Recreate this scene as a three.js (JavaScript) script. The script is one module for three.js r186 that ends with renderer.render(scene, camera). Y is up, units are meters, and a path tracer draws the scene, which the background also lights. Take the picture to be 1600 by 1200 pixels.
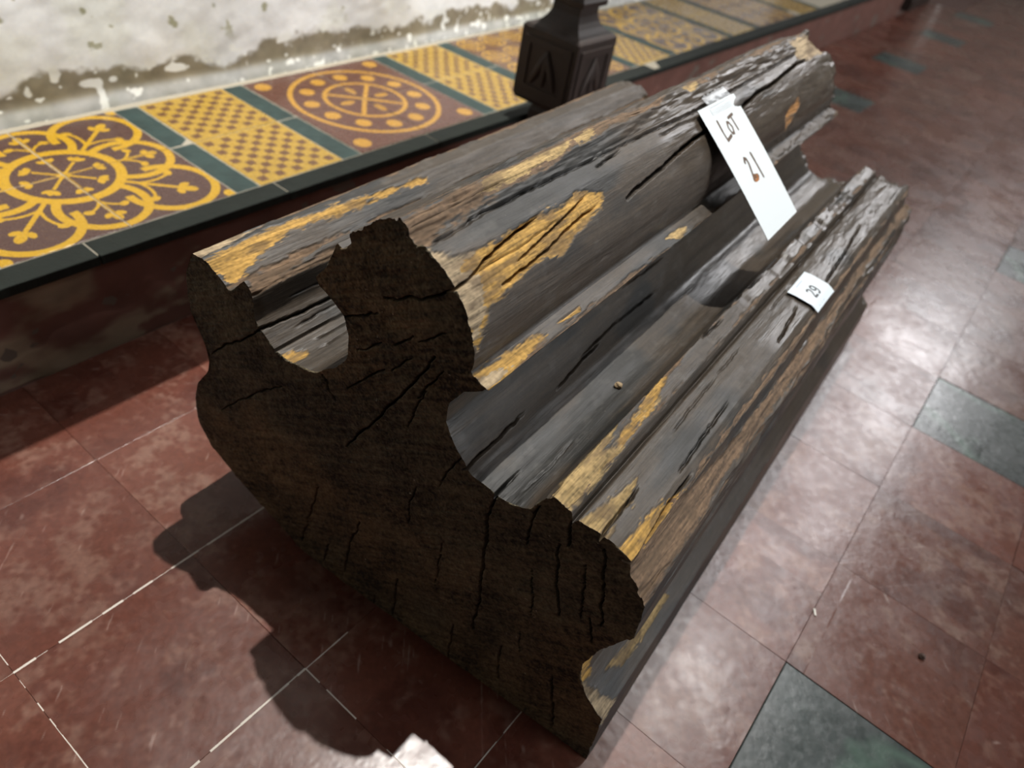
import * as THREE from 'three';
import { RectAreaLightUniformsLib } from 'three/addons/lights/RectAreaLightUniformsLib.js';
import { mergeGeometries } from 'three/addons/utils/BufferGeometryUtils.js';
import { RoundedBoxGeometry } from 'three/addons/geometries/RoundedBoxGeometry.js';

// ---------------------------------------------------------------- camera, light, exposure
const H = 0.67;                                   // height of the lens above the floor, metres
const scene = new THREE.Scene();
const renderer = new THREE.WebGLRenderer({ antialias: true });
renderer.toneMapping = THREE.LinearToneMapping;
renderer.toneMappingExposure = 0.86;
renderer.shadowMap.enabled = true;
RectAreaLightUniformsLib.init();

const camera = new THREE.PerspectiveCamera(2 * Math.atan(600 / 1141.57) * 180 / Math.PI, 4 / 3, 0.02, 60);
{
  const m = new THREE.Matrix4().makeBasis(
    new THREE.Vector3(0.61535306, 0.16665779, 0.77043221),
    new THREE.Vector3(0.4437903, 0.73452151, -0.5133501),
    new THREE.Vector3(-0.65145282, 0.6578019, 0.37802894));
  camera.quaternion.setFromRotationMatrix(m);
  camera.position.set(0, H, 0);
  camera.focus = 0.54;
  camera.userData.fStop = 5.2;
}
scene.add(camera);
scene.background = new THREE.Color(0.78, 0.86, 1.0);   // overcast daylight outside the windows
scene.backgroundIntensity = 3;

// tall end window (daylight), rect in its opening
const WIN = { x: 5.8, z0: -0.25, z1: 0.5, y0: 2.0, y1: 9.2 };
{
  const w = WIN.z1 - WIN.z0, h = WIN.y1 - WIN.y0;
  const day = new THREE.RectAreaLight(new THREE.Color(1.0, 0.98, 0.98), 13, w, h);
  day.position.set(WIN.x - 0.03, (WIN.y0 + WIN.y1) / 2, (WIN.z0 + WIN.z1) / 2);
  day.lookAt(0, day.position.y, day.position.z);
  day.name = 'window_daylight';
  scene.add(day);
}
// side window behind and to the right of the viewer
const WIN2 = { x0: 0.9, x1: 3.3, y0: 0.9, y1: 2.8, z: 4.9 };
{
  const day = new THREE.RectAreaLight(new THREE.Color(0.97, 0.985, 1.0), 13, WIN2.x1 - WIN2.x0, WIN2.y1 - WIN2.y0);
  day.position.set((WIN2.x0 + WIN2.x1) / 2, (WIN2.y0 + WIN2.y1) / 2, WIN2.z - 0.03);
  day.lookAt(day.position.x, day.position.y, 0);
  day.name = 'side_window_daylight';
  scene.add(day);
}
// frosted pendant further up the aisle
const PENDANT = new THREE.Vector3(2.48, 3.2, 0.05);
{
  const p = new THREE.PointLight(new THREE.Color(1.0, 0.97, 0.93), 5, 0, 2);
  p.position.copy(PENDANT); p.castShadow = true; p.shadow.radius = 5; p.name = 'pendant_bulb';
  scene.add(p);
}
// spotlight on a wall bracket washing the wall foot and the step
const LAMP = new THREE.Vector3(2.05 * H, 6.0 * H, -0.92 * H);
const LAMP_AIM = new THREE.Vector3(0.64, 0.15, -1.14);
{
  const spot = new THREE.SpotLight(new THREE.Color(1.0, 0.97, 0.915), 104, 0, 0.4, 1.0, 2);
  spot.position.copy(LAMP);
  spot.target.position.copy(LAMP_AIM);
  spot.castShadow = true; spot.shadow.radius = 1.2; spot.shadow.mapSize.set(2048, 2048);
  spot.name = 'wall_spot';
  scene.add(spot, spot.target);
}

// ---------------------------------------------------------------- helpers
const clamp = (v, a = 0, b = 1) => v < a ? a : v > b ? b : v;
const mix = (a, b, t) => a + (b - a) * t;
const sstep = (a, b, v) => { const t = clamp((v - a) / (b - a)); return t * t * (3 - 2 * t); };
function rng(seed) { let s = seed >>> 0; return () => { s = (s + 0x6D2B79F5) >>> 0; let t = s; t = Math.imul(t ^ (t >>> 15), t | 1); t ^= t + Math.imul(t ^ (t >>> 7), t | 61); return ((t ^ (t >>> 14)) >>> 0) / 4294967296; }; }
function hash2(x, y) { let h = Math.imul(x, 374761393) ^ Math.imul(y, 668265263); h = Math.imul(h ^ (h >>> 13), 1274126177); return ((h ^ (h >>> 16)) >>> 0) / 4294967296; }
function vn(x, y) {
  const xi = Math.floor(x), yi = Math.floor(y); let fx = x - xi, fy = y - yi;
  fx = fx * fx * (3 - 2 * fx); fy = fy * fy * (3 - 2 * fy);
  const a = hash2(xi, yi), b = hash2(xi + 1, yi), c = hash2(xi, yi + 1), d = hash2(xi + 1, yi + 1);
  return a + (b - a) * fx + (c - a) * fy + (a - b - c + d) * fx * fy;
}
function fbm(x, y, n = 4) { let s = 0, a = 0.5; for (let i = 0; i < n; i++) { s += a * vn(x, y); x = x * 2.03 + 17.3; y = y * 2.03 + 9.1; a *= 0.5; } return s / (1 - Math.pow(0.5, n)); }
const toS = v => 255 * (v <= 0.0031308 ? 12.92 * v : 1.055 * Math.pow(v, 1 / 2.4) - 0.055);
function dataTex(data, w, h, srgb) {
  const t = new THREE.DataTexture(data, w, h, THREE.RGBAFormat);
  t.magFilter = THREE.LinearFilter; t.minFilter = THREE.LinearMipmapLinearFilter; t.generateMipmaps = true;
  t.wrapS = t.wrapT = THREE.RepeatWrapping;
  if (srgb) t.colorSpace = THREE.SRGBColorSpace;
  t.needsUpdate = true; return t;
}
function paint(w, h, f, srgb = true) {            // f(i, j) -> [r,g,b] linear when srgb, raw 0..1 otherwise
  const d = new Uint8Array(w * h * 4);
  for (let j = 0; j < h; j++) for (let i = 0; i < w; i++) {
    const c = f(i, j), o = (j * w + i) * 4;
    for (let k = 0; k < 3; k++) d[o + k] = clamp(srgb ? toS(c[k]) : c[k] * 255, 0, 255);
    d[o + 3] = 255;
  }
  return dataTex(d, w, h, srgb);
}
const taken = new Map();
function numbered(n) { const k = taken.get(n) ?? 0; taken.set(n, k + 1); return k ? n + '_' + String(k).padStart(3, '0') : n; }
function shade(o) { o.traverse(c => { if (c.isMesh) { c.castShadow = true; c.receiveShadow = true; } }); return o; }
function mesh(name, geo, mat, parent) { const o = new THREE.Mesh(geo, mat); o.name = parent === scene ? numbered(name) : name; o.castShadow = o.receiveShadow = true; parent.add(o); return o; }
function tag(o, label, category, group) { o.userData.label = label; o.userData.category = category; if (group) o.userData.group = group; return o; }
function struct(o, label, category) { o.userData.kind = 'structure'; if (label) o.userData.label = label; if (category) o.userData.category = category; return o; }
function group(name) { const g = new THREE.Group(); g.name = numbered(name); scene.add(g); return g; }
const std = o => new THREE.MeshStandardMaterial(o);
function lin(r, g, b) { return new THREE.Color().setRGB(r, g, b); }
function box(x0, x1, y0, y1, z0, z1) { const g = new THREE.BoxGeometry(x1 - x0, y1 - y0, z1 - z0); g.translate((x0 + x1) / 2, (y0 + y1) / 2, (z0 + z1) / 2); return g; }
// a tile: flat top at y = 0, arris rounded by a bevel, body down to -th; uv of the top from uvf(x, z)
function tileGeo(w, d, th, bev, uvf) {
  const P = [], N = [], U = [], I = [];
  const ring = (ins, y) => [[-w / 2 + ins, -d / 2 + ins], [w / 2 - ins, -d / 2 + ins], [w / 2 - ins, d / 2 - ins], [-w / 2 + ins, d / 2 - ins]].map(([x, z]) => [x, y, z]);
  const R = [ring(bev, 0), ring(bev * 0.3, -bev * 0.3), ring(0, -bev), ring(0, -th)];
  const quad = (a, b, c, e) => {
    const A = new THREE.Vector3(...a), n = new THREE.Vector3(...b).sub(A).cross(new THREE.Vector3(...e).sub(A)).normalize();
    const s = P.length / 3; for (const q of [a, b, c, e]) { P.push(...q); N.push(n.x, n.y, n.z); U.push(...uvf(q[0], q[2])); }
    I.push(s, s + 1, s + 2, s, s + 2, s + 3);
  };
  quad(R[0][3], R[0][2], R[0][1], R[0][0]);
  for (let k = 0; k < 3; k++) for (let i = 0; i < 4; i++) { const j = (i + 1) % 4; quad(R[k][j], R[k + 1][j], R[k + 1][i], R[k][i]); }
  const g = new THREE.BufferGeometry();
  g.setAttribute('position', new THREE.Float32BufferAttribute(P, 3)); g.setAttribute('normal', new THREE.Float32BufferAttribute(N, 3));
  g.setAttribute('uv', new THREE.Float32BufferAttribute(U, 2)); g.setIndex(I); return g;
}
function gridGeo(nx, ny, f) {                     // f(u, v) -> {p:[x,y,z], uv:[u,v]}
  const P = [], U = [], I = [];
  for (let j = 0; j <= ny; j++) for (let i = 0; i <= nx; i++) { const r = f(i / nx, j / ny); P.push(...r.p); U.push(...r.uv); }
  for (let j = 0; j < ny; j++) for (let i = 0; i < nx; i++) { const a = j * (nx + 1) + i; I.push(a, a + 1, a + nx + 2, a, a + nx + 2, a + nx + 1); }
  const g = new THREE.BufferGeometry(); g.setAttribute('position', new THREE.Float32BufferAttribute(P, 3)); g.setAttribute('uv', new THREE.Float32BufferAttribute(U, 2)); g.setIndex(I); g.computeVertexNormals(); return g;
}

// ---------------------------------------------------------------- floor of red and grey-green tiles
const STEP_Y = 0.2 * H, RISER_Z = -1.156 * H, WALL_Z = -1.70 * H;
const TX = 0.2545 * H, TZ = 0.2603 * H, X0 = 0.8165 * H, Z0 = 0.121 * H;
const redMap = paint(1024, 1024, (i, j) => {
  const x = i / 1024 * 1.2, y = j / 1024 * 1.2;
  const big = fbm(x * 7, y * 7, 4), mid = fbm(x * 42 + 40, y * 42, 5), fine = vn(x * 420, y * 420), f2 = vn(x * 190, y * 190), scr = vn(x * 30 + y * 9, y * 300 - x * 260);
  let r = 0.112, g = 0.0395, b = 0.0265;
  const pale = sstep(0.47, 0.72, mid * 0.62 + big * 0.36 + 0.2 * (f2 - 0.5)) * 0.8;
  r = mix(r, 0.17, pale); g = mix(g, 0.092, pale); b = mix(b, 0.068, pale);
  const dk = sstep(0.5, 0.68, fbm(x * 15 + 9, y * 15 + 77, 5)) * 0.6;
  r *= 1 - dk * 0.5; g *= 1 - dk * 0.58; b *= 1 - dk * 0.55;
  const s = sstep(0.93, 0.99, scr) * 0.4; r = mix(r, 0.42, s); g = mix(g, 0.33, s); b = mix(b, 0.29, s);
  const f = 0.8 + 0.25 * fine + 0.15 * f2; return [r * f, g * f, b * f];
});
const greenMap = paint(512, 512, (i, j) => {
  const x = i / 512, y = j / 512, n = fbm(x * 9, y * 9, 5), v = 1 - Math.abs(fbm(x * 7 + 30, y * 5 + 3, 4) - 0.5) * 16, f = 0.85 + 0.3 * vn(x * 260, y * 260);
  const k = mix(0.5, 1.05, n) * f, vein = clamp(v) * 0.5;
  return [mix(0.058 * k, 0.1, vein), mix(0.072 * k, 0.17, vein), mix(0.07 * k, 0.13, vein)];
});
const floorBump = paint(1024, 1024, (i, j) => { const x = i / 1024 * 1.2, y = j / 1024 * 1.2; const v = 0.6 * fbm(x * 24, y * 24, 3) + 0.22 * vn(x * 110, y * 110) + 0.1 * vn(x * 300, y * 300); return [v, v, v]; }, false);
const floorRough = paint(512, 512, (i, j) => { const x = i / 512 * 1.2, y = j / 512 * 1.2; const v = 0.13 + 0.2 * fbm(x * 16, y * 16, 4) + 0.08 * vn(x * 150, y * 150); return [v, v, v]; }, false);
const redTones = [[1, 1, 1], [0.9, 0.86, 0.86], [1.08, 1.04, 1.02], [0.96, 1.06, 1.1], [0.85, 0.8, 0.8]].map(c =>
  std({ map: redMap, color: lin(...c), roughness: 1, roughnessMap: floorRough, bumpMap: floorBump, bumpScale: 0.0005 }));
const greenTone = std({ map: greenMap, roughness: 1, roughnessMap: floorRough, bumpMap: floorBump, bumpScale: 0.0005 });
const bedMat = std({ color: lin(0.1, 0.058, 0.048), roughness: 0.95 });
const groutMat = std({ color: lin(0.55, 0.5, 0.44), roughness: 0.9 });
const floor = struct(group('floor'), 'worn red tile floor with scattered grey-green tiles', 'floor');
{
  mesh('mortar_bed', box(-4.0, 6.0, -0.2, -0.0022, -1.3, 5.2), bedMat, floor);
  const R = rng(11), variants = [], gv = [];
  const gap = 0.00025, m = 1 / 1.2;
  for (let k = 0; k < 14; k++) {
    const ox = R(), oz = R(), fl = R() < 0.5 ? 1 : -1;
    variants.push(tileGeo(TX - gap, TZ - gap, 0.02, 0.00025, (x, z) => [x * m * fl + ox, z * m + oz]));
    if (k < 5) gv.push(tileGeo(TX - gap, TZ - gap, 0.02, 0.0014, (x, z) => [x * 1.1 * fl + ox, z * 1.1 + oz]));
  }
  const cut = variants.slice(0, 4).map((_, k) => { const zN = Z0 - 4 * TZ, d = zN - RISER_Z - gap; return tileGeo(TX - gap, d, 0.02, 0.00025, (x, z) => [x * m + k * 0.31, z * m + k * 0.17]); });
  const put = (geo, mat, x, z) => { const o = mesh('tile', geo, mat, floor); o.position.set(x, (R() - 0.5) * 0.0006, z); o.rotation.set((R() - 0.5) * 0.005, 0, (R() - 0.5) * 0.005); return o; };
  const rest = [];
  for (let i = -7; i < 24; i++) for (let j = -3; j <= 4; j++) {          // row j: from Z0 - (j+1)TZ to Z0 - jTZ
    const x = X0 + (i + 0.5) * TX;
    const green = ((i % 4) + 4) % 4 === 3 && ((j % 4) + 4) % 4 === 3;
    if (j === 4) { put(cut[(i * 7 + 50) % 4], redTones[(i * 3 + 60) % 5], x, (Z0 - 4 * TZ + RISER_Z) / 2); continue; }
    const z = Z0 - (j + 0.5) * TZ;
    if (green) put(gv[Math.abs(i * 3 + j) % 5], greenTone, x, z);
    else put(variants[Math.floor(R() * 14)], redTones[Math.floor(R() * 5)], x, z);
  }
  const far = [];
  const blank = tileGeo(TX - gap, TZ - gap, 0.02, 0.0011, (x, z) => [x * m, z * m]);
  for (let i = -20; i < 31; i++) for (let j = -26; j <= 3; j++) {
    if (i >= -7 && i < 24 && j >= -3) continue;
    const x = X0 + (i + 0.5) * TX, z = Z0 - (j + 0.5) * TZ; if (x > 5.7 || z > 4.8) continue;
    const g = blank.clone(); g.translate(x, 0, z); const u = g.attributes.uv; const ox = R(), oz = R(); for (let k = 0; k < u.count; k++) u.setXY(k, u.getX(k) + ox, u.getY(k) + oz);
    far.push(g);
  }
  const fm = mesh('distant_tiles', mergeGeometries(far), redTones[0], floor); fm.userData.kind = 'stuff';
  // pale pointing in the joints at the near left
  const grout = (x0, x1, z0, z1) => { const nx = Math.max(2, Math.round((x1 - x0 + z1 - z0) / 0.01)); const alongX = (x1 - x0) > (z1 - z0);
    const sh = []; const Rg = rng(Math.floor((x0 + 9) * 1000 + z0 * 77));
    for (let k = 0; k < nx; k++) { if (Rg() < (alongX ? 0.03 : 0.35)) continue; const a = k / nx, b = (k + 1) / nx, e = 0.0003 * Rg();
      sh.push(alongX ? box(mix(x0, x1, a), mix(x0, x1, b), -0.0045, 0.0001 - e, z0 + e, z1 - e) : box(x0 + e, x1 - e, -0.0045, 0.0001 - e, mix(z0, z1, a), mix(z0, z1, b))); }
    mesh('pointing', mergeGeometries(sh), groutMat, floor); };
  const zk = k => Z0 - k * TZ, xk = k => X0 + k * TX, g2 = 0.0011;
  grout(xk(-5), xk(-0.9), zk(3) - g2, zk(3) + g2);
  grout(xk(-5), xk(-1.7), zk(2) - g2, zk(2) + g2);
  grout(xk(-2), xk(-1.35), zk(1) - g2, zk(1) + g2);
  grout(xk(-3) - g2 * 0.8, xk(-3) + g2 * 0.8, zk(3), zk(2));
  grout(xk(-2) - g2 * 0.6, xk(-2) + g2 * 0.6, zk(2), zk(1));
  grout(xk(-3) - g2 * 0.6, xk(-3) + g2 * 0.6, zk(4), zk(3));
}

// ---------------------------------------------------------------- step with inlaid tiles
const S = 512;
function canvasTex(w, h, draw) { const c = document.createElement('canvas'); c.width = w; c.height = h; const g = c.getContext('2d'); draw(g, w, h); const t = new THREE.CanvasTexture(c); t.colorSpace = THREE.SRGBColorSpace; t.magFilter = THREE.LinearFilter; t.wrapS = t.wrapT = THREE.RepeatWrapping; return t; }
const BROWN = '#46302a', GOLD = '#a98317';
function grainy(g, w, h, seed, n = 5000) { const R = rng(seed); for (let k = 0; k < n; k++) { g.fillStyle = R() < 0.6 ? 'rgba(60,38,26,0.25)' : 'rgba(225,190,110,0.16)'; const s = 1 + R() * 5; g.fillRect(R() * w, R() * h, s, s * (0.4 + R())); } }
function fleur(g, L, wd) {                        // stem with three leaf tips, drawn towards -y from the origin
  g.lineWidth = wd; g.lineCap = 'round'; g.beginPath(); g.moveTo(0, 0); g.lineTo(0, -L * 0.8); g.stroke();
  g.beginPath(); g.ellipse(0, -L * 0.84, wd * 1.1, wd * 1.7, 0, 0, 7); g.fill();
  g.beginPath(); g.ellipse(-wd * 1.5, -L * 0.74, wd * 0.8, wd * 1.2, -0.8, 0, 7); g.fill();
  g.beginPath(); g.ellipse(wd * 1.5, -L * 0.74, wd * 0.8, wd * 1.2, 0.8, 0, 7); g.fill();
  for (const s of [-1, 1]) { g.lineWidth = wd * 0.75; g.beginPath(); g.moveTo(0, -L * 0.15); g.quadraticCurveTo(s * L * 0.12, -L * 0.4, s * L * 0.36, -L * 0.46); g.stroke(); g.beginPath(); g.ellipse(s * L * 0.38, -L * 0.46, wd * 1.25, wd * 0.9, s * 0.5, 0, 7); g.fill(); }
}
const rosette = canvasTex(1024, 1024, (g, w) => {
  g.fillStyle = BROWN; g.fillRect(0, 0, w, w); g.strokeStyle = g.fillStyle = GOLD; g.save(); g.translate(w / 2, w / 2);
  const u = w;
  for (let k = 0; k < 4; k++) {                   // corner and side lobes round the middle ring
    g.save(); g.rotate(k * Math.PI / 2 + Math.PI / 4); g.lineWidth = u * 0.037; g.beginPath(); g.arc(0, -u * 0.43, u * 0.185, Math.PI * 0.72, Math.PI * 2.28); g.stroke(); g.translate(0, -u * 0.25); fleur(g, u * 0.31, u * 0.02); g.restore();
    g.save(); g.rotate(k * Math.PI / 2); g.lineWidth = u * 0.037; g.beginPath(); g.arc(0, -u * 0.3, u * 0.172, Math.PI * 0.74, Math.PI * 2.26); g.stroke(); g.translate(0, -u * 0.235); fleur(g, u * 0.2, u * 0.018); g.restore();
    g.save(); g.rotate(k * Math.PI / 2 + Math.PI / 4); g.beginPath(); g.arc(0, -u * 0.68, u * 0.03, 0, 7); g.fill(); g.restore();
  }
  g.fillStyle = BROWN; g.beginPath(); g.arc(0, 0, u * 0.225, 0, 7); g.fill(); g.fillStyle = GOLD;
  g.lineWidth = u * 0.044; g.beginPath(); g.arc(0, 0, u * 0.225, 0, 7); g.stroke();
  for (let k = 0; k < 8; k++) { g.save(); g.rotate(k * Math.PI / 4); g.lineWidth = u * 0.014; g.beginPath(); g.moveTo(0, 0); g.lineTo(0, -u * 0.13); g.stroke(); for (const a of [-0.8, 0, 0.8]) { g.beginPath(); g.ellipse(Math.sin(a) * u * 0.026, -u * 0.145 - Math.cos(a) * u * 0.014, u * 0.014, u * 0.022, a, 0, 7); g.fill(); } g.restore(); }
  g.beginPath(); g.arc(0, 0, u * 0.028, 0, 7); g.fill();
  g.restore(); grainy(g, w, w, 5);
});
const wheel = canvasTex(1024, 1024, (g, w) => {
  g.fillStyle = '#513329'; g.fillRect(0, 0, w, w); g.strokeStyle = g.fillStyle = '#a1772a'; g.save(); g.translate(w / 2, w / 2);
  g.lineWidth = w * 0.03; g.beginPath(); g.arc(0, 0, w * 0.43, 0, 7); g.stroke(); g.lineWidth = w * 0.026; g.beginPath(); g.arc(0, 0, w * 0.235, 0, 7); g.stroke();
  for (let k = 0; k < 12; k++) { const a = (k + 0.5) / 12 * Math.PI * 2; g.beginPath(); g.arc(Math.cos(a) * w * 0.335, Math.sin(a) * w * 0.335, w * 0.045, 0, 7); g.fill(); }
  for (let k = 0; k < 4; k++) { const a = (k + 0.5) / 4 * Math.PI * 2; g.beginPath(); g.arc(Math.cos(a) * w * 0.585, Math.sin(a) * w * 0.585, w * 0.048, 0, 7); g.fill(); g.lineWidth = w * 0.026; g.beginPath(); g.moveTo(0, 0); g.lineTo(Math.cos(a) * w * 0.22, Math.sin(a) * w * 0.22); g.stroke(); g.beginPath(); g.ellipse(Math.cos(a + 0.8) * w * 0.13, Math.sin(a + 0.8) * w * 0.13, w * 0.05, w * 0.022, a + 0.8, 0, 7); g.fill(); }
  g.restore(); grainy(g, w, w, 6, 9000);
});
const diaper = canvasTex(512, 512, (g, w) => {
  g.fillStyle = '#9c7d2c'; g.fillRect(0, 0, w, w); g.fillStyle = '#5a3c24';
  const n = 9, c = w * 0.9 / n, o = w * 0.05;
  for (let i = 0; i < n; i++) for (let j = 0; j < n; j++) if ((i + j) % 2 === 0) g.fillRect(o + i * c + c * 0.06, o + j * c + c * 0.06, c * 0.88, c * 0.88);
  grainy(g, w, w, 8);
});
const scroll = canvasTex(1024, 1024, (g, w) => {
  g.fillStyle = '#5a3a22'; g.fillRect(0, 0, w, w); g.strokeStyle = g.fillStyle = '#a17c2c';
  for (let i = 0; i < 4; i++) for (let j = 0; j < 4; j++) { g.save(); g.translate((i + 0.5) * w / 4, (j + 0.5) * w / 4); g.lineWidth = w * 0.016; g.beginPath(); g.arc(0, 0, w * 0.1, 0, 7); g.stroke(); for (let k = 0; k < 4; k++) { g.rotate(Math.PI / 2); fleur(g, w * 0.1, w * 0.01); } g.restore(); }
  grainy(g, w, w, 9, 9000);
});
const step = struct(group('chancel_step'), 'raised step paved with brown and gold patterned tiles', 'step');
{
  const glaze = map => std({ map, roughness: 1, roughnessMap: floorRough, bumpMap: floorBump, bumpScale: 0.0005 });
  const mats = { rosette: glaze(rosette), wheel: glaze(wheel), diaper: glaze(diaper), scroll: glaze(scroll) };
  const slateMap = paint(256, 256, (i, j) => { const k = 0.7 + 0.6 * fbm(i / 20, j / 20, 4); return [0.009 * k, 0.012 * k, 0.0095 * k]; });
  const slate = new THREE.MeshPhysicalMaterial({ map: slateMap, roughness: 0.75, specularIntensity: 0.45, bumpMap: floorBump, bumpScale: 0.001 });
  const tealMap = paint(256, 256, (i, j) => { const k = 0.7 + 0.6 * fbm(i / 16 + 9, j / 16, 4); return [0.022 * k, 0.04 * k, 0.037 * k]; });
  const teal = new THREE.MeshPhysicalMaterial({ map: tealMap, roughness: 0.5, specularIntensity: 0.6, bumpMap: floorBump, bumpScale: 0.001 });
  const riserMap = paint(1024, 128, (i, j) => { const x = i / 1024 * 4, y = j / 128 * 0.14, n = fbm(x * 30, y * 40, 5), m = sstep(0.42, 0.62, fbm(x * 11 + 5, y * 18 + 3, 4)); const f = 0.7 + 0.6 * n, w = m * sstep(0.42, 0.36, x + 0.3 * (n - 0.5)); return [mix(0.13, 0.25, w) * f, mix(0.055, 0.185, w) * f, mix(0.04, 0.125, w) * f]; });
  const riserMat = std({ map: riserMap, roughness: 0.95 });
  mesh('body', box(-2.4, 4.02, -0.1, STEP_Y - 0.012, WALL_Z - 0.02, RISER_Z - 0.004), std({ color: lin(0.12, 0.09, 0.07), roughness: 0.95 }), step);
  mesh('riser', gridGeo(700, 22, (u, v) => { const x = mix(-2.4, 4.02, u), y = mix(-0.02, STEP_Y - 0.007, v); return { p: [x, y, RISER_Z - 0.003 + 0.005 * (fbm(x * 24, y * 30, 4) - 0.5)], uv: [x / 4, y / 0.14] }; }), riserMat, step);
  const mortar = std({ color: lin(0.3, 0.27, 0.21), roughness: 0.9 });
  mesh('mortar_bed', box(-2.4, 4.02, STEP_Y - 0.012, STEP_Y - 0.0009, WALL_Z - 0.01, RISER_Z - 0.006), mortar, step);
  const zB = -1.2136 * H, zM = -1.450 * H, zT = -1.6715 * H, R = rng(31), gp = 0.0018;
  const lay = (x0, x1, z0, z1, mat, uvf, nm = 'tile', drop = 0) => {
    const w = x1 - x0 - gp, d = z1 - z0 - gp; const o = mesh(nm, tileGeo(w, d, 0.012, 0.0009, uvf ?? ((x, z) => [x * 3 + x0, z * 3 + z0])), mat, step);
    o.position.set((x0 + x1) / 2, STEP_Y + (R() - 0.5) * 0.0008 - drop, (z0 + z1) / 2); o.rotation.set((R() - 0.5) * 0.006, 0, (R() - 0.5) * 0.006); return o;
  };
  const T = 0.2285 * H, C = 0.0585 * H, period = 3 * T + 2 * C;
  const xs = 0.811 * H;                            // end of a rosette panel
  const panels = ['scroll', 'rosette', 'wheel', 'scroll', 'rosette', 'scroll', 'wheel'];
  for (let k = -2; k <= 4; k++) {
    const x1 = xs + k * period, x0 = x1 - 2 * T, mat = mats[panels[k + 1] ?? 'scroll'];
    for (const [a, zz0, zz1, vj] of [[0, zB, zM, 1], [1, zB, zM, 1], [0, zM, zT, 0], [1, zM, zT, 0]]) {
      const d = Math.abs(zz1 - zz0);
      lay(x0 + a * T, x0 + (a + 1) * T, Math.min(zz0, zz1), Math.max(zz0, zz1), mat, (x, z) => [a * 0.5 + (x / T + 0.5) * 0.5, (1 - vj) * 0.5 + (0.5 - z / d) * 0.5], 'patterned_tile');
    }
    for (const [zz0, zz1] of [[zT, zM], [zM, zB]]) {
      lay(x1, x1 + C, zz0, zz1, teal, null, 'strip_tile', 0.0004);
      lay(x1 + C, x1 + C + T, zz0, zz1, mats.diaper, (x, z) => [x / T + 0.5, 0.5 - z / (zz1 - zz0)], 'patterned_tile');
      lay(x1 + C + T, x1 + 2 * C + T, zz0, zz1, teal, null, 'strip_tile', 0.0004);
    }
  }
  const bx = [1.37 * H, 0.9 * H, 0.49 * H, 0.04 * H, -0.5 * H, -1.1, -1.8, -2.4].reverse().concat([1.95 * H, 2.5 * H, 3.1 * H, 3.6 * H, 4.1 * H, 4.7 * H, 5.3 * H, 4.02]);
  const bl = bx.map(v => v).sort((a, b) => a - b);
  for (let k = 0; k + 1 < bl.length; k++) lay(bl[k], bl[k + 1], zB, RISER_Z, slate, null, 'border_tile', 0.0002);
}

// ---------------------------------------------------------------- walls, ceiling, windows
const wallMap = paint(2048, 512, (i, j) => {
  const x = i / 2048 * 4 - 0.6, y = STEP_Y + j / 512 * 0.55, t = y - STEP_Y;
  const n = fbm(x * 22, y * 22, 5), n2 = fbm(x * 9 + 4, y * 12 + 8, 4), f = vn(x * 260, y * 260);
  let r = 0.95, g = 0.965, b = 0.96; const k = 0.92 + 0.3 * (n - 0.5) + 0.06 * (f - 0.5); r *= k; g *= k; b *= k;
  // bare brown render where the limewash has come away along the foot, ragged upper edge
  const top = 0.047 + 0.06 * (n2 - 0.45) + 0.05 * (n - 0.5) + 0.006 * (vn(x * 150, y * 150) - 0.5), e = sstep(0.007, -0.007, t - top);
  const m = 0.75 + 0.5 * fbm(x * 60, y * 60, 3); r = mix(r, 0.27 * m, e); g = mix(g, 0.235 * m, e); b = mix(b, 0.165 * m, e);
  const gr = sstep(0.022 + 0.012 * n2, 0.014, t); r = mix(r, 0.44 * m, gr); g = mix(g, 0.44 * m, gr); b = mix(b, 0.42 * m, gr);
  const chip = Math.max(sstep(0.7, 0.74, fbm(x * 48 + 3, y * 52 + 11, 2)), sstep(0.76, 0.8, fbm(x * 80 + 13, y * 80 + 5, 2))) * sstep(0.09, 0.05, t); r = mix(r, 0.85, chip); g = mix(g, 0.86, chip); b = mix(b, 0.82, chip);
  const sp = sstep(0.71, 0.77, fbm(x * 40 + 70, y * 40 + 20, 4)) * sstep(0.06, 0.1, t); r = mix(r, 0.3, sp * 0.8); g = mix(g, 0.29, sp * 0.8); b = mix(b, 0.14, sp * 0.8);
  const yel = sstep(0.55, 0.75, fbm(x * 14 + 200, y * 14, 4)) * 0.35; b = mix(b, b * 0.8, yel); r = mix(r, r * 0.93, yel); g = mix(g, g * 0.94, yel);
  return [r, g, b];
});
const plaster = std({ map: wallMap, roughness: 0.95 });
const wallPlain = std({ color: lin(0.42, 0.4, 0.36), roughness: 0.95 });
const ROOM = { x0: -3.6, x1: WIN.x, z1: 4.9, top: 10 };
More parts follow.
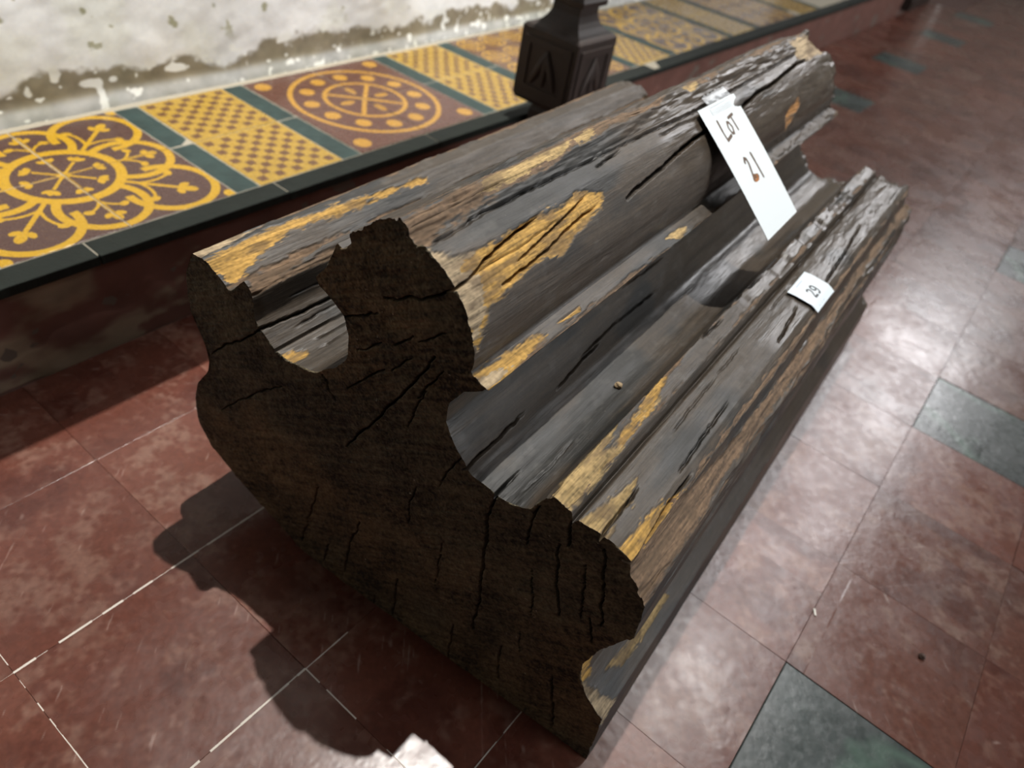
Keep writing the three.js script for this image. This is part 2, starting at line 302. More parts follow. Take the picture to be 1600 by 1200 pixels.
{
  const wl = struct(group('wall_left'), 'whitewashed plaster wall, bare and grubby along its foot', 'wall');
  mesh('plaster_foot', gridGeo(560, 100, (u, v) => {
    const x = mix(-0.6, 3.4, u), t = v * 0.55, y = STEP_Y - 0.002 + t;
    const bulge = 0.006 * sstep(0.03, 0.0, t);
    return { p: [x, y, WALL_Z + bulge + 0.005 * (fbm(x * 8, y * 9, 4) - 0.5) + 0.0016 * (fbm(x * 60, y * 60, 3) - 0.5)], uv: [(x + 0.6) / 4, t / 0.55] };
  }), plaster, wl);
  const up = std({ color: lin(0.26, 0.245, 0.21), roughness: 0.95 });   // unseen upper wall, colour darkened to dim its reflection in the floor
  mesh('core', box(ROOM.x0, ROOM.x1 + 0.3, -0.2, ROOM.top, WALL_Z - 0.36, WALL_Z - 0.012), up, wl);
  mesh('upper_plaster', mergeGeometries([box(-0.6, 3.4, STEP_Y + 0.54, ROOM.top, WALL_Z - 0.02, WALL_Z), box(ROOM.x0, -0.6, 0, ROOM.top, WALL_Z - 0.02, WALL_Z), box(3.4, ROOM.x1, 0, ROOM.top, WALL_Z - 0.02, WALL_Z)]), up, wl);
  const wf = struct(group('wall_far'), 'plain far wall with a tall window', 'wall');
  mesh('plaster', mergeGeometries([
    box(ROOM.x1, ROOM.x1 + 0.3, -0.2, ROOM.top, WALL_Z, WIN.z0), box(ROOM.x1, ROOM.x1 + 0.3, -0.2, ROOM.top, WIN.z1, ROOM.z1),
    box(ROOM.x1, ROOM.x1 + 0.3, -0.2, WIN.y0, WIN.z0, WIN.z1), box(ROOM.x1, ROOM.x1 + 0.3, WIN.y1, ROOM.top, WIN.z0, WIN.z1)]), wallPlain, wf);
  const win = struct(group('window_1'), 'tall leaded end window', 'window');
  mesh('pane', box(ROOM.x1 + 0.14, ROOM.x1 + 0.144, WIN.y0, WIN.y1, WIN.z0, WIN.z1), new THREE.MeshPhysicalMaterial({ color: 0xffffff, transmission: 1, thickness: 0, roughness: 0.02, ior: 1.5 }), win);
  const bars = []; for (let k = 0; k <= 8; k++) { const y = mix(WIN.y0, WIN.y1, k / 8); bars.push(box(ROOM.x1 + 0.12, ROOM.x1 + 0.16, y - 0.02, y + 0.02, WIN.z0, WIN.z1)); }
  for (const z of [WIN.z0 + 0.02, (WIN.z0 + WIN.z1) / 2, WIN.z1 - 0.02]) bars.push(box(ROOM.x1 + 0.11, ROOM.x1 + 0.17, WIN.y0, WIN.y1, z - 0.025, z + 0.025));
  mesh('window_bars', mergeGeometries(bars), std({ color: lin(0.08, 0.08, 0.08), roughness: 0.6 }), win);
  const wr = struct(group('wall_right'), 'plain side wall behind the viewer', 'wall');
  const wz = (x0, x1, y0, y1) => box(x0, x1, y0, y1, ROOM.z1, ROOM.z1 + 0.3);
  mesh('plaster', mergeGeometries([wz(ROOM.x0 - 0.3, WIN2.x0, -0.2, ROOM.top), wz(WIN2.x1, ROOM.x1 + 0.3, -0.2, ROOM.top), wz(WIN2.x0, WIN2.x1, -0.2, WIN2.y0), wz(WIN2.x0, WIN2.x1, WIN2.y1, ROOM.top)]), std({ color: lin(0.2, 0.19, 0.17), roughness: 0.95 }), wr);
  const w2 = struct(group('window_2'), 'broad side window behind the viewer', 'window');
  mesh('pane', box(WIN2.x0, WIN2.x1, WIN2.y0, WIN2.y1, ROOM.z1 + 0.14, ROOM.z1 + 0.144), new THREE.MeshPhysicalMaterial({ color: 0xffffff, transmission: 1, thickness: 0, roughness: 0.02, ior: 1.5 }), w2);
  const b2 = []; for (let k = 0; k <= 4; k++) { const x = mix(WIN2.x0 + 0.025, WIN2.x1 - 0.025, k / 4); b2.push(box(x - 0.025, x + 0.025, WIN2.y0, WIN2.y1, ROOM.z1 + 0.11, ROOM.z1 + 0.17)); }
  mesh('window_bars', mergeGeometries(b2), std({ color: lin(0.08, 0.08, 0.08), roughness: 0.6 }), w2);
  struct(mesh('wall_near', box(ROOM.x0 - 0.3, ROOM.x0, -0.2, ROOM.top, WALL_Z, ROOM.z1), std({ color: lin(0.14, 0.125, 0.11), roughness: 0.95 }), scene), 'plain end wall behind the viewer', 'wall');
  struct(mesh('ceiling', box(ROOM.x0 - 0.3, ROOM.x1 + 0.3, ROOM.top, ROOM.top + 0.25, WALL_Z - 0.36, ROOM.z1 + 0.3), std({ color: lin(0.12, 0.09, 0.07), roughness: 0.9 }), scene), 'dark boarded ceiling', 'ceiling');
}

// ---------------------------------------------------------------- the moulded beam
// cross section (across, up) in metres from the near lower corner, clockwise from the outer top corner of the left flange
const SEC = [[-0.4615, 0.3150], [-0.4423, 0.3140], [-0.4296, 0.3049], [-0.4195, 0.2975], [-0.4104, 0.3072], [-0.4016, 0.3161], [-0.3931, 0.3094], [-0.3922, 0.2954], [-0.3913, 0.2817], [-0.3812, 0.2720], [-0.3710, 0.2630], [-0.3495, 0.2628], [-0.3285, 0.2653], [-0.3081, 0.2820], [-0.2941, 0.3009], [-0.2934, 0.3224], [-0.2968, 0.3383], [-0.3086, 0.3469], [-0.3227, 0.3525], [-0.3245, 0.3588], [-0.3153, 0.3715], [-0.3124, 0.3778], [-0.3066, 0.3944], [-0.2966, 0.4070], [-0.2731, 0.4286], [-0.2525, 0.4405], [-0.2448, 0.4387], [-0.2348, 0.4284], [-0.2192, 0.4221], [-0.2063, 0.4106], [-0.1944, 0.3947], [-0.1884, 0.3790], [-0.1853, 0.3602], [-0.1877, 0.3525], [-0.1696, 0.3467], [-0.1797, 0.3390], [-0.1891, 0.3341], [-0.2006, 0.3149], [-0.2007, 0.2983], [-0.1932, 0.2862], [-0.1818, 0.2711], [-0.1714, 0.2605], [-0.1638, 0.2605], [-0.1418, 0.2561], [-0.1217, 0.2616], [-0.1135, 0.2779], [-0.1086, 0.2909], [-0.0918, 0.2868], [-0.0878, 0.2740], [-0.0838, 0.2807], [-0.0678, 0.2810], [-0.0484, 0.2788], [-0.0395, 0.2738], [-0.0352, 0.2603], [-0.0246, 0.2504], [-0.0199, 0.2464], [-0.0179, 0.2232], [-0.0159, 0.1987], [-0.0340, 0.1556], [-0.0391, 0.1298], [-0.0361, 0.1096], [-0.0256, 0.0935], [-0.0065, 0.0738], [-0.0020, 0.0000], [-0.0376, 0.0000], [-0.0766, 0.0000], [-0.1487, 0.0000], [-0.2287, 0.0000], [-0.2922, 0.0000], [-0.3487, 0.0027], [-0.4043, 0.0309], [-0.4309, 0.0451], [-0.4554, 0.0609], [-0.4743, 0.0746], [-0.4887, 0.0969], [-0.4874, 0.1321], [-0.4795, 0.1578], [-0.4625, 0.1824], [-0.4585, 0.1975], [-0.4604, 0.2125], [-0.4668, 0.2288], [-0.4754, 0.2456], [-0.4722, 0.2897]];
const VIS = 63;                                   // last point of the side that can be seen
const BP0 = new THREE.Vector3(0.32067, 0, -0.02211), BE = new THREE.Vector3(0.09933822, 0, 0.99505373), BU = new THREE.Vector3(0.99890045, 0, -0.04688177);
const ARC = [0]; for (let i = 0; i < SEC.length; i++) { const a = SEC[i], b = SEC[(i + 1) % SEC.length]; ARC.push(ARC[i] + Math.hypot(b[0] - a[0], b[1] - a[1])); }
const S_VIS = ARC[VIS], S_ALL = ARC[SEC.length];
// dense rounded profile, spaced by arc length of the polygon
const cols = [];
{
  const raw = s => { s = ((s % S_ALL) + S_ALL) % S_ALL; let i = 0; while (i < SEC.length - 1 && ARC[i + 1] <= s) i++; const a = SEC[i], b = SEC[(i + 1) % SEC.length], t = (s - ARC[i]) / (ARC[i + 1] - ARC[i]); return [mix(a[0], b[0], t), mix(a[1], b[1], t)]; };
  const soft = (s, r) => { let x = 0, y = 0, w = 0; for (let k = -4; k <= 4; k++) { const g = Math.exp(-k * k / 5), p = raw(s + k * r / 3); x += p[0] * g; y += p[1] * g; w += g; } return [x / w, y / w]; };
  const radius = s => (s > 0.44 && s < 0.535) || (s > 0.6 && s < 0.73) || (s > 0.1 && s < 0.28) ? 0.006 : s > 0.73 ? 0.0012 : 0.0018;
  const push = s => { const p = soft(s, radius(s)), a = soft(s - 0.001, radius(s)), b = soft(s + 0.001, radius(s)); const dx = b[0] - a[0], dy = b[1] - a[1], l = Math.hypot(dx, dy) || 1; cols.push({ s, p: [p[0], Math.max(p[1], 0)], n: [-dy / l, dx / l] }); };
  for (let s = 0; s < S_VIS; s += 0.0009) push(s);
  for (let s = S_VIS; s < S_ALL - 0.003; s += 0.006) push(s);
}
// bare and worn places, as outlines in (along the beam, round the profile), metres
const PATCH = [
  ['gold', [[-0.003, 0.0157], [0.0185, 0.0117], [0.054, 0.012], [0.091, 0.010], [0.138, 0.0168], [0.1751, 0.0219], [0.1623, 0.0269], [0.116, 0.0239], [0.0812, 0.0207], [0.0598, 0.0256], [0.0488, 0.031], [0.0349, 0.0316], [0.0098, 0.0418], [-0.003, 0.0288]]],
  ['gold', [[0.0474, 0.012], [0.0976, 0.0109], [0.1485, 0.0145], [0.2674, 0.0243], [0.2596, 0.0275], [0.1647, 0.0245], [0.0838, 0.0177]]],
  ['pale', [[-0.004, -0.004], [0.03, -0.002], [0.06, 0.003], [0.03, 0.008], [-0.004, 0.012]]],
  ['raw', [[0.008, 0.0436], [0.03, 0.0424], [0.0706, 0.0434], [0.135, 0.0441], [0.14, 0.055], [0.08, 0.07], [0.036, 0.0848], [0.0035, 0.0826]]],
  ['raw', [[-0.012, 0.4186], [0.0148, 0.4145], [0.0463, 0.4139], [0.0865, 0.4152], [0.147, 0.4125], [0.1958, 0.4102], [0.24, 0.4050], [0.34, 0.412], [0.37, 0.420], [0.2252, 0.4238], [0.1726, 0.4289], [0.1029, 0.4311], [0.0421, 0.4351], [0.0198, 0.4356], [0.0032, 0.4420], [-0.006, 0.4308]]],
  ['tan', [[0.0843, 0.4150], [0.1397, 0.4156], [0.1841, 0.4156], [0.2014, 0.4169], [0.1719, 0.4277], [0.1189, 0.4289], [0.0881, 0.4284], [0.0633, 0.4277]]],
  ['tan', [[0.1984, 0.4146], [0.2387, 0.4097], [0.2284, 0.4221], [0.1988, 0.4249]]],
  ['tan', [[0.40, 0.418], [0.43, 0.414], [0.44, 0.42], [0.41, 0.426]]],
  ['gold', [[0.0052, 0.4607], [0.0278, 0.4606], [0.0707, 0.4603], [0.1102, 0.4603], [0.1665, 0.4623], [0.1832, 0.4706], [0.1764, 0.4793], [0.1613, 0.4796], [0.1389, 0.4849], [0.11, 0.4922], [0.089, 0.4877], [0.0486, 0.49], [0.0171, 0.4952], [0.0041, 0.5197], [-0.003, 0.4963], [-0.003, 0.4747]]],
  ['pale', [[0.0005, 0.4426], [0.008, 0.4545], [0.0262, 0.4586], [0.0108, 0.4653], [0.022, 0.4739], [0.0191, 0.4915], [0.0027, 0.5185], [-0.004, 0.4934], [-0.004, 0.4739], [-0.004, 0.4568]]],
  ['gold', [[0.0026, 0.5407], [0.0424, 0.543], [0.0626, 0.5459], [0.0799, 0.5499], [0.0528, 0.5553], [0.0263, 0.5596], [0.0, 0.5639], [-0.004, 0.5473]]],
  ['pale', [[-0.003, 0.545], [0.02, 0.548], [0.035, 0.553], [0.012, 0.556], [-0.003, 0.555]]],
  ['gold', [[0.0939, 0.548], [0.1264, 0.5479], [0.1223, 0.5515], [0.1004, 0.5498]]],
  ['tan', [[0.282, 0.5467], [0.3097, 0.545], [0.3268, 0.5508], [0.2981, 0.5551]]],
  ['tan', [[-0.002, 0.745], [0.04, 0.746], [0.075, 0.7465], [0.09, 0.750], [0.06, 0.756], [0.075, 0.759], [0.1585, 0.7560], [0.15, 0.7600], [0.0761, 0.7640], [0.0435, 0.768], [-0.002, 0.769]]],
  ['gold', [[0.085, 0.757], [0.13, 0.7545], [0.17, 0.7475], [0.175, 0.752], [0.15, 0.759], [0.10, 0.764], [0.075, 0.766]]],
  ['tan', [[-0.002, 0.7906], [0.0342, 0.7955], [0.0623, 0.8003], [0.0385, 0.8082], [0.0161, 0.8076], [-0.002, 0.8081]]],
  ['gold', [[-0.003, 0.8174], [0.003, 0.8224], [0.0324, 0.8251], [0.0673, 0.8296], [0.085, 0.834], [0.05, 0.839], [0.02, 0.846], [-0.003, 0.842]]],
  ['raw', [[-0.003, 0.836], [0.03, 0.836], [0.0673, 0.8316], [0.1061, 0.8437], [0.1696, 0.8500], [0.1775, 0.8617], [0.1033, 0.8667], [0.0555, 0.8705], [0.0285, 0.8754], [-0.003, 0.8747]]],
  ['raw', [[0.1696, 0.8504], [0.2296, 0.8506], [0.3317, 0.8543], [0.4684, 0.8523], [0.60, 0.853], [0.70, 0.856], [0.4825, 0.8624], [0.3619, 0.8656], [0.2464, 0.8671], [0.1715, 0.8644]]],
  ['gold', [[-0.006, 0.985], [-0.004, 0.955], [0.01, 0.950], [0.012, 0.97], [0.0102, 1.017], [-0.003, 1.01]]],
  ['tan', [[0.03, 1.030], [0.077, 1.035], [0.1121, 1.036], [0.1393, 1.0368], [0.1413, 1.0434], [0.1007, 1.0442], [0.05, 1.042]]],
  ['pale', [[-0.003, 1.015], [0.006, 1.033], [0.021, 1.0556], [0.03, 1.066], [0.0086, 1.0745], [-0.003, 1.0488]]],
  ['gold', [[-0.003, 0.1469], [0.0083, 0.1485], [0.0209, 0.1569], [0.0132, 0.1627], [-0.002, 0.1602]]],
  ['rust', [[0.6029, 0.5083], [0.6244, 0.4952], [0.6555, 0.4913], [0.6607, 0.4985], [0.6454, 0.5059], [0.6139, 0.5168]]],
  ['pale', [[0.7144, 0.4235], [0.789, 0.4233], [0.8425, 0.440], [0.8279, 0.4563], [0.7405, 0.4549], [0.7119, 0.4503], [0.7269, 0.4357]]],
];
// drying cracks: [half width, depth, points (along, round)]
const CRACK = [
  [0.0017, 0.012, [[-0.004, 0.4748], [0.0134, 0.4738], [0.035, 0.4682], [0.0681, 0.4632], [0.106, 0.4604]]],
  [0.0016, 0.010, [[0.0382, 0.489], [0.0671, 0.487], [0.099, 0.4851], [0.1189, 0.4809], [0.1507, 0.4766], [0.1734, 0.4762]]],
  [0.0014, 0.008, [[0.0609, 0.4806], [0.0899, 0.4768], [0.1225, 0.4722], [0.1694, 0.4644]]],
  [0.0013, 0.006, [[0.1977, 0.4491], [0.2487, 0.4448]]],
  [0.0026, 0.014, [[0.2137, 0.4836], [0.235, 0.481], [0.2579, 0.4796], [0.29, 0.477], [0.3161, 0.4735], [0.3665, 0.469], [0.42, 0.4685], [0.4827, 0.467], [0.5484, 0.4606], [0.597, 0.4606], [0.6985, 0.4528], [0.7371, 0.4553]]],
  [0.0018, 0.004, [[0.0016, 0.4423], [0.0645, 0.4398], [0.1522, 0.4404], [0.2849, 0.4426], [0.3874, 0.4458], [0.55, 0.444], [0.74, 0.440]]],
  [0.0015, 0.010, [[-0.004, 0.6624], [0.008, 0.6603], [0.0388, 0.66], [0.0791, 0.6577]]],
  [0.0014, 0.008, [[0.1204, 0.6613], [0.1736, 0.6559], [0.205, 0.6542]]],
  [0.0014, 0.008, [[-0.004, 0.6908], [0.0315, 0.6908]]],
  [0.0012, 0.005, [[0.1659, 0.6533], [0.233, 0.6493], [0.3267, 0.6518]]],
  [0.0015, 0.010, [[-0.004, 0.8076], [0.0211, 0.8063], [0.043, 0.8063], [0.0579, 0.8057]]],
  [0.0016, 0.010, [[-0.004, 0.8393], [0.0296, 0.8335], [0.0656, 0.8307], [0.1056, 0.8306]]],
  [0.0012, 0.005, [[0.0904, 0.8222], [0.1439, 0.8196], [0.201, 0.8183]]],
  [0.0014, 0.006, [[0.3183, 0.8203], [0.3806, 0.8152], [0.40, 0.812]]],
  [0.0016, 0.006, [[0.4755, 0.8207], [0.563, 0.8177], [0.6595, 0.8112]]],
  [0.0016, 0.010, [[-0.004, 0.1184], [0.04, 0.122], [0.20, 0.125]]],
  [0.0013, 0.006, [[-0.004, 0.1395], [0.0341, 0.1397], [0.18, 0.143]]],
  [0.0012, 0.005, [[0.03, 0.150], [0.16, 0.157]]],
  [0.0012, 0.006, [[0.25, 0.752], [0.30, 0.7545]]], [0.0012, 0.006, [[0.36, 0.750], [0.41, 0.7535]]],
];
{ const R = rng(77); for (let k = 0; k < 46; k++) { const s = 0.02 + R() * 0.95, a = R() * 0.7, l = 0.02 + R() * 0.1; CRACK.push([0.0009 + R() * 0.0004, 0.0015 + R() * 0.002, [[a, s], [a + l * 0.5, s + (R() - 0.5) * 0.004], [a + l, s + (R() - 0.5) * 0.006]]]); } }
function crackAt(a, s) {
  let d = 0;
  for (const [w0, depth, p] of CRACK) {
    const w = Math.max(0.0007, w0 * 0.55);
    if (a < p[0][0] || a > p[p.length - 1][0]) continue;
    let i = 0; while (i < p.length - 2 && p[i + 1][0] < a) i++;
    const t = (a - p[i][0]) / (p[i + 1][0] - p[i][0]);
    const sc = mix(p[i][1], p[i + 1][1], t) + 0.0012 * (vn(a * 160, p[0][1] * 900) - 0.5);
    const e = Math.abs(s - sc); if (e > w * 1.6) continue;
    const taper = Math.min(1, (a - p[0][0] + (p[0][0] < 0 ? 0.02 : 0)) / 0.012, (p[p.length - 1][0] - a) / 0.02);
    d = Math.max(d, depth * taper * (0.7 + 0.5 * vn(a * 70, 5)) * sstep(w * 1.6, w * 0.3, e));
  }
  return d;
}
function polyDist(P, x, y) {                      // signed: negative inside
  let d = 1e9, ins = false;
  for (let i = 0, j = P.length - 1; i < P.length; j = i++) {
    const ax = P[j][0], ay = P[j][1], bx = P[i][0], by = P[i][1], ex = bx - ax, ey = by - ay, t = clamp(((x - ax) * ex + (y - ay) * ey) / (ex * ex + ey * ey));
    d = Math.min(d, (x - ax - ex * t) ** 2 + (y - ay - ey * t) ** 2);
    if ((ay > y) !== (by > y) && x < (bx - ax) * (y - ay) / (by - ay) + ax) ins = !ins;
  }
  return (ins ? -1 : 1) * Math.sqrt(d);
}
const AU = 0.94, SV = 1.14, TW = 2048;
const wear = new Float32Array(TW * TW), kindOf = new Uint8Array(TW * TW);   // how bare, and which sort of wood
const KIND = ['gold', 'tan', 'pale', 'raw', 'rust'];
{
  const R0 = rng(5);
  for (const [kind, P] of PATCH) {
    const pad = 0.016; let a0 = 9, a1 = -9, s0 = 9, s1 = -9; for (const [a, s] of P) { a0 = Math.min(a0, a); a1 = Math.max(a1, a); s0 = Math.min(s0, s); s1 = Math.max(s1, s); }
    const sc = Math.min(0.006, (s1 - s0) * 0.3), off = R0() * 50;
    for (let j = Math.max(0, Math.floor((s0 - pad) / SV * TW)); j < Math.min(TW, (s1 + pad) / SV * TW); j++) for (let i = Math.max(0, Math.floor((a0 - pad) / AU * TW)); i < Math.min(TW, (a1 + pad) / AU * TW); i++) {
      const a = i / TW * AU, s = j / TW * SV;
      const d = polyDist(P, a, s) + sc * 1.9 * (fbm(a * 50 + off, s * 260, 4) - 0.5) + sc * 0.7 * (vn(a * 220, s * 900 + off) - 0.5);
      const m = sstep(sc * 0.35, -sc * 0.25, d), o = j * TW + i;
      if (m > 0.02 && m >= wear[o] * 0.8) { wear[o] = Math.max(wear[o], m); kindOf[o] = KIND.indexOf(kind); }
    }
  }
  // rubbed arrises
  for (const [s0, w, amt] of [[0.0, 0.005, 0.62], [0.044, 0.004, 0.6], [0.083, 0.004, 0.7], [0.3, 0.006, 0.7], [0.412, 0.012, 0.62], [0.5569, 0.005, 0.55], [0.751, 0.004, 0.5], [0.766, 0.003, 0.55], [0.834, 0.005, 0.55], [0.857, 0.007, 0.75], [0.875, 0.006, 0.7], [0.93, 0.007, 0.6]])
    for (let j = Math.max(0, Math.floor((s0 - w * 2) / SV * TW)); j < (s0 + w * 2) / SV * TW; j++) for (let i = 0; i < TW; i++) {
      const a = i / TW * AU, s = j / TW * SV, o = j * TW + i;
      const n = fbm(a * 14 + s0 * 300, 3, 3) * 0.6 + fbm(a * 60 + s0 * 100, s * 380, 4) * 0.55, m = sstep(1.12 - amt * 0.62, 1.22 - amt * 0.62, n + (1 - Math.abs(s - s0) / w) * 0.32);
      if (m > wear[o]) { wear[o] = m; kindOf[o] = 3; }
    }
}
const woodCol = { gold: [0.43, 0.252, 0.062], tan: [0.38, 0.265, 0.115], pale: [0.36, 0.275, 0.17], raw: [0.165, 0.105, 0.062], rust: [0.32, 0.15, 0.04] };
const beamMap = paint(TW, TW, (i, j) => {
  const a = i / TW * AU, s = j / TW * SV, o = j * TW + i;
  const st = fbm(a * 9, s * 240, 4), fineS = vn(a * 40, s * 1400), bl = fbm(a * 11 + 3, s * 26, 4), sp = vn(a * 500, s * 520);
  // patina: blue-black to brown; extra brown tint towards the far end
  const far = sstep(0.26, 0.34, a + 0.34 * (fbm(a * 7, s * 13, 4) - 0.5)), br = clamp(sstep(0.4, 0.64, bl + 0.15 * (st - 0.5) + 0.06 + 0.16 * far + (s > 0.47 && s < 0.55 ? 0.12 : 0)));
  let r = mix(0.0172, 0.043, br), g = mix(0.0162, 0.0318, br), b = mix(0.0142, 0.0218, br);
  const fib = vn(a * 75 + 9, s * 2100), fib2 = fbm(a * 24, s * 900, 3);
  let k = 0.35 + 0.62 * st + 0.55 * fib2 + 0.42 * (fib - 0.5) + 0.3 * (sp - 0.5) + 0.1 * (fineS - 0.5); r *= k; g *= k; b *= k;
  const dust = sstep(0.6, 0.82, fbm(a * 70 + 8, s * 120, 4)) * 0.2; r = mix(r, 0.12, dust); g = mix(g, 0.112, dust); b = mix(b, 0.1, dust);
  const q = a * 0.8 + s * 1.3, scr = sstep(0.975, 0.995, vn(q * 160, (s * 0.8 - a * 1.3) * 900)) * 0.5; r = mix(r, 0.19, scr); g = mix(g, 0.175, scr); b = mix(b, 0.15, scr);
  const m = wear[o];
  if (m > 0) {
    const W = woodCol[KIND[kindOf[o]]], grain = fbm(a * 16 + 60, s * 420, 4), fl = vn(a * 130, s * 1500), blot = fbm(a * 45 + 4, s * 130, 3);
    let t = 0.4 + 0.9 * (grain - 0.1) + 0.5 * (fl - 0.5) + 0.35 * (sp - 0.5); const dk = sstep(0.5, 0.7, blot) * 0.6;
    let R = W[0] * t, G = W[1] * t, B = W[2] * t; R = mix(R, 0.085, dk); G = mix(G, 0.055, dk); B = mix(B, 0.032, dk);
    r = mix(r, R, m); g = mix(g, G, m); b = mix(b, B, m);
  }
  return [r, g, b];
});
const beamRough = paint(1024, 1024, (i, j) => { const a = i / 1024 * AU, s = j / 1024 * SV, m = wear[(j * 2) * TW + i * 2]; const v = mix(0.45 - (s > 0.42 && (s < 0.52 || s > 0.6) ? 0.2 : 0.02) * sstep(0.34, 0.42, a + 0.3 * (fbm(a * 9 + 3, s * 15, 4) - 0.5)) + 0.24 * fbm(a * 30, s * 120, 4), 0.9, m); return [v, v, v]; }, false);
const beamBump = paint(TW, TW, (i, j) => {
  const a = i / TW * AU, s = j / TW * SV, m = wear[j * TW + i];
  const smooth = 0.35 * fbm(a * 45, s * 300, 3) + 0.25 * vn(a * 180, s * 260) + 0.3 * fbm(a * 90, s * 110, 2), rough = 0.6 * fbm(a * 55, s * 600, 4) + 0.4 * vn(a * 230, s * 700);
  const v = mix(0.5 + 0.3 * (smooth - 0.45) + 0.16 * (vn(a * 75 + 9, s * 2100) - 0.5), rough, m); return [v, v, v];
}, false);
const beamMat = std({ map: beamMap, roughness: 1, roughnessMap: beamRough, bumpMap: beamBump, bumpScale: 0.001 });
const wearAt = (a, s) => { const i = clamp(Math.round(a / AU * TW), 0, TW - 1), j = clamp(Math.round(s / SV * TW), 0, TW - 1); return wear[j * TW + i]; };
function beamLen(p) { const x = BP0.x + BE.x * p[0], z = BP0.z + BE.z * p[0]; return (1.2247456 + 0.39888 * z - x) / (BU.x - 0.39888 * BU.z); }
function beamRelief(a, s, len) {
  let d = 0.0022 * (fbm(a * 6 + 2, s * 34, 3) - 0.5) + 0.0006 * (fbm(a * 30, s * 170, 3) - 0.5);
  const m = wearAt(a, s); d -= m * (0.0005 + 0.0011 * fbm(a * 34, s * 420, 3));
  // chipped edges of flange and fillet towards the far end
  const hack = sstep(0.25, 0.6, a) * ((s > 0.405 && s < 0.52) || (s > 0.74 && s < 0.9) ? 1 : 0.15);
  d -= hack * 0.0015 * Math.max(0, fbm(a * 26 + 9, s * 110, 4) - 0.47) * 2;
  if (s > 0.525 && s < 0.575) d -= 0.002 * sstep(0.3, 0.6, a) * sstep(0.42, 0.62, fbm(a * 30 + 51, s * 70, 4));
  if (s > 0.742 && s < 0.77) d -= 0.004 * sstep(0.52, 0.7, fbm(a * 22 + 4, 1.5, 3));
  if (s > 0.85 && s < 0.9) d -= 0.0035 * sstep(0.45, 0.75, fbm(a * 12 + 14, s * 60, 4));
  if (s > 0.35 && s < 0.44) d -= 0.005 * sstep(0.45, 0.75, fbm(a * 9 + 33, s * 60, 4)) + 0.0022 * (fbm(a * 40, s * 420, 3) - 0.5);
  d -= 0.02 * sstep(0.03, 0, len - a) * Math.max(0, fbm(a * 60, s * 60, 3) - 0.35);
  d -= 0.003 * sstep(0.012, 0, a) * Math.max(0, fbm(a * 60 + 5, s * 90, 3) - 0.42);
  return d - crackAt(a, s);
}
function beamPoint(a, c, off = 0) {
  const u = c.p[0] + c.n[0] * off, y = c.p[1] + c.n[1] * off;
  return [BP0.x + BE.x * u + BU.x * a, Math.max(0.0003, y), BP0.z + BE.z * u + BU.z * a];
}
const colAt = s => { let lo = 0, hi = cols.length - 1; while (hi - lo > 1) { const m = (lo + hi) >> 1; if (cols[m].s > s) hi = m; else lo = m; } const A = cols[lo], B = cols[hi], t = clamp((s - A.s) / (B.s - A.s)); return { s, p: [mix(A.p[0], B.p[0], t), mix(A.p[1], B.p[1], t)], n: [mix(A.n[0], B.n[0], t), mix(A.n[1], B.n[1], t)] }; };
const surf = (a, s, off) => beamPoint(a, colAt(s), off);
const beam = tag(group('moulded_beam'), 'huge dark length of moulded timber beam with a central roll, lying on the tiles', 'beam');
